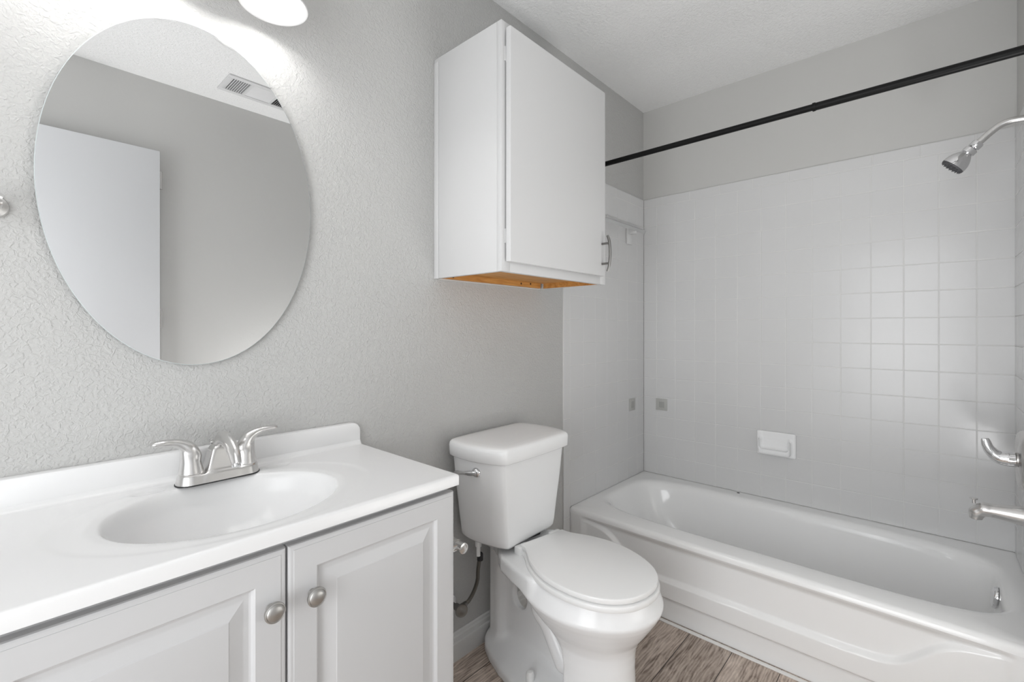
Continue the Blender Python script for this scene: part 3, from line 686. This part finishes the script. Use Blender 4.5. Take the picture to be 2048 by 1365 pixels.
def faucet():
    cx, cy, z0 = 0.336, 1.207, 0.8495
    t = thing('sink_faucet', (cx, cy, z0), 'brushed nickel two-handle faucet at the back of the sink', 'faucet')
    def base(X, Y, Z):
        x, y, z = X - cx, Y - cy, Z - z0
        taper = np.interp(z, [0, 0.022, 0.03], [0.0, 0.0045, 0.008])
        d = np.sqrt(np.maximum(np.abs(x) - 0.054, 0) ** 2 + (y / 1.0) ** 2) - 0.0295 + taper
        d = smax(d, z - 0.021, 0.004)
        # sunken waist between handles and hump
        for s in (-1, 1): d = smin(d, capsule(x, y, z, (s * 0.054, 0, 0), (s * 0.054, 0, 0.016), 0.026, 0.0235), 0.004)
        # central hump: narrows upward
        w = np.interp(z, [0, 0.05, 0.085, 0.1], [0.034, 0.022, 0.013, 0.008])
        hump = smax(smax(np.abs(x) - w, np.abs(y - 0.002) - np.interp(z, [0, 0.09], [0.027, 0.016]), 0.006), z - 0.078, 0.012)
        d = smin(d, hump, 0.008)
        return np.maximum(d, -z)
    V, F = surface_nets(base, (cx - 0.095, cy - 0.04, z0 - 0.003), (cx + 0.095, cy + 0.04, z0 + 0.1), 0.0013)
    mesh_obj('base_body', V, F, m_nick, t)
    MB().loft([[(cx + (0.054 + 0.0305 * 1) * 0 + (math.copysign(0.054, math.cos(a)) + 0.0305 * math.cos(a)), cy + 0.0305 * math.sin(a), zz) for a in [2 * math.pi * (k + .5) / 48 for k in range(48)]] for zz in (z0 - 0.0003, z0 + 0.002)]).build('gasket', m_rubber, t)
    p = spline([(1.222, 0.872), (1.222, 0.902), (1.212, 0.925), (1.190, 0.941), (1.160, 0.944), (1.128, 0.936), (1.102, 0.920), (1.090, 0.902)], 6)
    MB().tube([(cx, y, z) for y, z in p], lerp_list([0.008, 0.009, 0.010, 0.0105, 0.011, 0.011, 0.0105, 0.009], len(p)), 22, sx=lerp_list([2.6, 2.1, 1.7, 1.55, 1.55, 1.6, 1.7, 1.7], len(p)), up=(1, 0, 0)).build('spout', m_nick, t)
    MB().lathe([(0.009, 0), (0.009, 0.006), (0.0, 0.006)], (cx, 1.0925, 0.903), (0, -0.45, -1), 20).build('aerator', m_chrome, t)
    for s in (-1, 1):
        hx = cx + s * 0.054
        def hand(X, Y, Z):
            x, y, z = (X - hx) * s, Y - cy, Z - z0
            r = np.interp(z, [0.02, 0.024, 0.05, 0.075, 0.095], [0.0243, 0.0240, 0.0195, 0.013, 0.008])
            cxz = np.interp(z, [0.02, 0.05, 0.09], [0.0, 0.001, 0.010])
            d = smax(smax(np.sqrt((x - cxz) ** 2 + y ** 2) - r, 0.0225 - z, 0.001), z - 0.088, 0.012)
            pts = spline([(-0.006, 0.058), (0.004, 0.078), (0.018, 0.089), (0.034, 0.095), (0.052, 0.097), (0.068, 0.0965)], 3)
            rad = lerp_list([0.014, 0.0125, 0.009, 0.0062, 0.0058, 0.0048], len(pts)); wid = lerp_list([1.1, 1.1, 1.15, 1.4, 1.8, 1.7], len(pts))
            for i in range(len(pts) - 1):
                a, b = pts[i], pts[i + 1]
                ab = np.array(b) - np.array(a); tt = np.clip(((x - a[0]) * ab[0] + (z - a[1]) * ab[1]) / ab.dot(ab), 0, 1)
                dd = np.sqrt((x - a[0] - ab[0] * tt) ** 2 + (z - a[1] - ab[1] * tt) ** 2 + (y / wid[i]) ** 2) - (rad[i] + (rad[i + 1] - rad[i]) * tt)
                d = smin(d, dd, 0.004)
            return d
        lo = hx - 0.03 if s > 0 else hx - 0.1; hi = hx + 0.1 if s > 0 else hx + 0.03
        V, F = surface_nets(hand, (lo, cy - 0.03, z0 + 0.018), (hi, cy + 0.03, z0 + 0.115), 0.0013)
        mesh_obj('handle', V, F, m_nick, t)
    MB().lathe([(0, -0.03), (0.0025, -0.03), (0.0025, 0.0), (0.0055, 0.001), (0.0065, 0.004), (0.005, 0.007), (0, 0.008)], (cx - 0.004, 1.2435, 0.9215), (0, 0, 1), 16).build('lift_rod', m_nick, t)
faucet()

def paper_holder():
    t = thing('toilet_paper_holder', (VX1, 0.93, 0.636), 'nickel toilet paper holder on the side of the vanity beside the toilet', 'paper holder')
    for y in (0.892, 1.03):
        MB().lathe([(0, 0.0003), (0.022, 0.0003), (0.022, 0.004), (0.009, 0.010), (0.0075, 0.014), (0.0075, 0.068), (0, 0.068)], (VX1, y, 0.636), (1, 0, 0), 24).build('post', m_nick, t)
        s = -1 if y < 0.95 else 1
        MB().lathe([(0.0, -0.012), (0.0115, -0.012), (0.012, 0.010), (0.0135, 0.014), (0.0135, 0.018), (0.0095, 0.0195), (0.009, 0.018), (0.006, 0.0185), (0.0, 0.019)], (VX1 + 0.072, y, 0.636), (0, s, 0), 28).build('end_cap', m_nick, t)
    MB().tube([(VX1 + 0.072, 0.903, 0.636), (VX1 + 0.072, 1.019, 0.636)], 0.0145, 24).build('roller', m_nick_d, t)
paper_holder()

# ------------------------------------------------------------------ wall cabinet
def wall_cabinet():
    x0, x1, z0, z1, yf = 1.008, 1.603, 1.363, 2.118, 0.957
    t = thing('wall_cabinet', ((x0 + x1) / 2, A, z0), 'white one-door wall cabinet mounted high over the toilet', 'wall cabinet')
    w = 0.016; yi = yf + 0.019
    mb = MB()
    mb.box(x0, x0 + w, yi, A - 0.0005, z0, z1, 0.001).box(x1 - w, x1, yi, A - 0.0005, z0, z1, 0.001)
    mb.box(x0 + w, x1 - w, yi, A - 0.0005, z1 - w, z1)
    mb.box(x0 + w, x1 - w, A - 0.006, A - 0.0005, z0 + 0.04, z1 - w)
    mb.build('body', m_white, t, angle=30)
    st = MB().box(x0 - 0.0022, x0 - 0.0001, A - 0.024, A - 0.0005, z0 - 0.001, z1 - 0.014, 0.0008); st.build('scribe_strip', m_white, t)
    fr = MB(); s = 0.038
    fr.box(x0, x0 + s, yf, yi - 0.0002, z0, z1, 0.0012).box(x1 - s, x1, yf, yi - 0.0002, z0, z1, 0.0012)
    fr.box(x0 + s, x1 - s, yf + 0.0002, yi - 0.0002, z0, z0 + s, 0.0004).box(x0 + s, x1 - s, yf + 0.0002, yi - 0.0002, z1 - s, z1, 0.0004)
    fr.build('face_frame', m_white, t, angle=30)
    bt = MB(); zb = z0 + 0.022
    bt.box(x0 + w + 0.0002, x1 - w - 0.0002, yi + 0.0002, A - 0.022, zb, zb + 0.012)
    bt.box(x0 + w + 0.0002, x1 - w - 0.02, A - 0.0215, A - 0.007, z0 + 0.0015, z0 + 0.038)
    bt.box(x1 - w - 0.0015, x1 - w - 0.0002, yi + 0.0002, A - 0.022, z0 + 0.0015, zb)
    bt.box(x0 + w + 0.0002, x1 - w - 0.0002, yi + 0.0001, yi + 0.0015, z0 + 0.001, zb)
    bot = tag(bt.build('underside', m_pine, t, smooth=False), 'unpainted orange pine underside')
    mk = mat('dark_knot', (0.05, 0.02, 0.01), 0.6)
    for kx, kz in ((1.44, z0 + 0.013), (1.50, z0 + 0.016), (1.075, z0 + 0.010)):
        MB().lathe([(0.0, 0.0), (0.0045, 0.0), (0.004, 0.0006), (0, 0.0007)], (kx, A - 0.0215, kz), (0, -1, 0), 12).build('wood_knot', mk, bot)
    wl = MB().box(x0 + w, x1 - w - 0.004, A - 0.0068, A - 0.0005, z0 - 0.002, z0 + 0.038); wl.build('back_edge', m_white, t, smooth=False)
    dx0, dx1, dz0, dz1 = 1.024, 1.563, 1.392, 2.098
    d = MB().box(dx0, dx1, yf - 0.0225, yf - 0.0035, dz0, dz1, 0.0016, 3).build('door', m_white, t, angle=30)
    for zz in (1.47, 2.02): MB().box(dx0 - 0.004, dx0 + 0.012, yf - 0.0036, yf - 0.0002, zz - 0.022, zz + 0.022, 0.001).build('hinge', m_white, d)
    h = MB(); hx = 1.541
    p = spline([(yf - 0.046, 1.407), (yf - 0.054, 1.43), (yf - 0.0575, 1.475), (yf - 0.054, 1.52), (yf - 0.046, 1.543)], 8)
    h.tube([(hx, y, z) for y, z in p], lerp_list([0.003, 0.0035, 0.0035, 0.0035, 0.003], len(p)), 12, sx=1.6, up=(1, 0, 0))
    for zz in (1.437, 1.513): h.lathe([(0, -0.0005), (0.0042, -0.0005), (0.0042, 0.031), (0, 0.031)], (hx, yf - 0.0225, zz), (0, -1, 0), 14)
    tag(h.build('handle', m_aged, d), 'arched nickel bar handle')
wall_cabinet()

# ------------------------------------------------------------------ mirror
def mirror():
    cx, cz, a, b = 0.307, 1.4975, 0.264, 0.392; n = 128
    t = thing('oval_mirror', (cx, A, cz), 'large frameless oval mirror on the grey wall above the sink', 'mirror')
    def el(d, y): return [(cx + (a - d) * math.cos(2 * math.pi * k / n), y, cz + (b - d) * math.sin(2 * math.pi * k / n)) for k in range(n)]
    MB().loft([el(0, 1.2668), el(0, 1.2632), el(0.0012, 1.2622)], cap1=False).build('glass_edge', m_glassedge, t, angle=30)
    mb = MB(); vs_ = [mb.bm.verts.new(p) for p in el(0.0012, 1.2622)]; mb.bm.faces.new(vs_); mb.build('reflective_glass', m_mirror, t, smooth=False)
    bk = MB()
    bk.loft([el(0.05, A - 0.0005), el(0.05, 1.2669)]); bk.build('backing', m_gap, t)
mirror()

# ------------------------------------------------------------------ vanity light
def vanity_light():
    zr = 1.962; Y = 1.165
    t = thing('vanity_light', (0.238, A, 2.09), 'wall light with frosted bell-shaped glass shades above the mirror', 'wall light')
    MB().box(-0.03, 0.506, A - 0.022, A - 0.0005, 2.055, 2.135, 0.006).build('back_plate', m_nick, t)
    for x in (0.438, 0.238, 0.038):
        MB().tube(spline([(x, A - 0.02, 2.095), (x, 1.225, 2.10), (x, 1.185, 2.115), (x, Y, 2.108), (x, Y, 2.09)], 6), 0.007, 14, up=(1, 0, 0)).build('arm', m_nick, t)
        MB().lathe([(0.0, 2.098), (0.018, 2.098), (0.024, 2.09), (0.025, 2.062), (0.0, 2.062)], (x, Y, 0), (0, 0, 1), 24).build('socket_cup', m_nick, t)
        prof = [(0.026, 2.066), (0.030, 2.058), (0.037, 2.045), (0.043, 2.028), (0.049, 2.008), (0.056, 1.990), (0.064, 1.975), (0.0725, 1.965), (0.0765, 1.962), (0.0755, 1.9600), (0.070, 1.9625), (0.0615, 1.973), (0.0535, 1.989), (0.0465, 2.007), (0.0405, 2.027), (0.0345, 2.043), (0.028, 2.054), (0.0235, 2.0605)]
        MB().lathe(prof, (x, Y, 0), (0, 0, 1), 56, caps=False).build('glass_shade', m_shade, t, angle=60)
        MB().lathe([(0.0, 2.062), (0.012, 2.060), (0.013, 2.048), (0.020, 2.035), (0.0265, 2.018), (0.0285, 2.003), (0.0265, 1.989), (0.020, 1.979), (0.010, 1.9735), (0.0, 1.972)], (x, Y, 0), (0, 0, 1), 28).build('bulb', m_bulb, t)
vanity_light()

# ------------------------------------------------------------------ towel bar at the left edge
def towel_bar():
    t = thing('towel_bar', (-0.008, A, 1.413), 'nickel towel bar mount on the grey wall left of the mirror', 'towel bar')
    for x in (-0.009, -0.48):
        MB().lathe([(0, 0.0003), (0.0215, 0.0003), (0.0215, 0.005), (0.0195, 0.009), (0.010, 0.012), (0.008, 0.016), (0.008, 0.05), (0, 0.05)], (x, A, 1.413), (0, -1, 0), 32).build('mount', m_nick, t)
        MB().lathe([(0, -0.012), (0.011, -0.012), (0.0125, -0.006), (0.0125, 0.006), (0.011, 0.012), (0, 0.012)], (x, A - 0.056, 1.413), (1, 0, 0), 24).build('bar_holder', m_nick, t)
    MB().tube([(-0.48, A - 0.056, 1.413), (-0.009, A - 0.056, 1.413)], 0.007, 20).build('bar', m_nick, t)
towel_bar()

# ------------------------------------------------------------------ things seen in the mirror
def behind():
    d = tag(MB().box(-0.255, 0.549, -0.437, -0.402, 0.012, 2.098, 0.002).build('door_1', m_door, angle=30), kind='structure')
    for z in (0.25, 1.245, 1.952):
        MB().lathe([(0, -0.045), (0.006, -0.045), (0.006, 0.045), (0, 0.045)], (0.5555, -0.415, z), (0, 0, 1), 12).box(0.548, 0.554, -0.435, -0.405, z - 0.045, z + 0.045).build('hinge', m_nick, d)
    kb = MB().lathe([(0, 0), (0.028, 0), (0.028, 0.006), (0.010, 0.012), (0.010, 0.03), (0.024, 0.038), (0.027, 0.048), (0.022, 0.058), (0, 0.062)], (-0.19, -0.402, 0.95), (0, 1, 0), 28).build('door_knob', m_nick, d)
    # ceiling register
    x0, x1, y0, y1, z = 0.775, 1.145, -0.292, -0.092, CEIL
    t = thing('ceiling_vent', ((x0 + x1) / 2, (y0 + y1) / 2, z), 'white ceiling air vent reflected at the upper right of the mirror', 'air vent')
    f = 0.028; mb = MB()
    mb.box(x0, x1, y0, y0 + f, z - 0.008, z, 0.002).box(x0, x1, y1 - f, y1, z - 0.008, z, 0.002).box(x0, x0 + f, y0 + f, y1 - f, z - 0.008, z, 0.002).box(x1 - f, x1, y0 + f, y1 - f, z - 0.008, z, 0.002)
    mb.box(x0 + 0.112, x0 + 0.124, y0 + f, y1 - f, z - 0.007, z).box(x1 - 0.124, x1 - 0.112, y0 + f, y1 - f, z - 0.007, z)
    mb.build('frame', m_white, t, angle=30)
    MB().box(x0 + f, x1 - f, y0 + f, y1 - f, z - 0.0012, z - 0.0002).build('duct_shade_sheet', m_duct, t, smooth=False)  # dark sheet painted as the duct's shade; no hole is cut
    for k in range(8):
        xx = x0 + 0.034 + k * 0.0105
        s = MB(); s.loft([[(xx, y, z - 0.002), (xx + 0.0012, y, z - 0.002), (xx + 0.0042, y, z - 0.0075), (xx + 0.003, y, z - 0.0075)] for y in (y0 + f, y1 - f)]); s.build('slat', m_white, t, smooth=False)
        xx = x1 - 0.034 - k * 0.0105
        s = MB(); s.loft([[(xx, y, z - 0.002), (xx - 0.0012, y, z - 0.002), (xx - 0.0062, y, z - 0.0075), (xx - 0.005, y, z - 0.0075)] for y in (y0 + f, y1 - f)]); s.build('slat', m_white, t, smooth=False)
    for k in range(13):
        yy = y0 + f + 0.004 + k * 0.0108
        s = MB(); s.loft([[(x, yy + 0.0086, z - 0.002), (x, yy + 0.0098, z - 0.002), (x, yy + 0.0012, z - 0.0075), (x, yy, z - 0.0075)] for x in (x0 + 0.124, x1 - 0.124)]); s.build('slat', m_white, t, smooth=False)
behind()
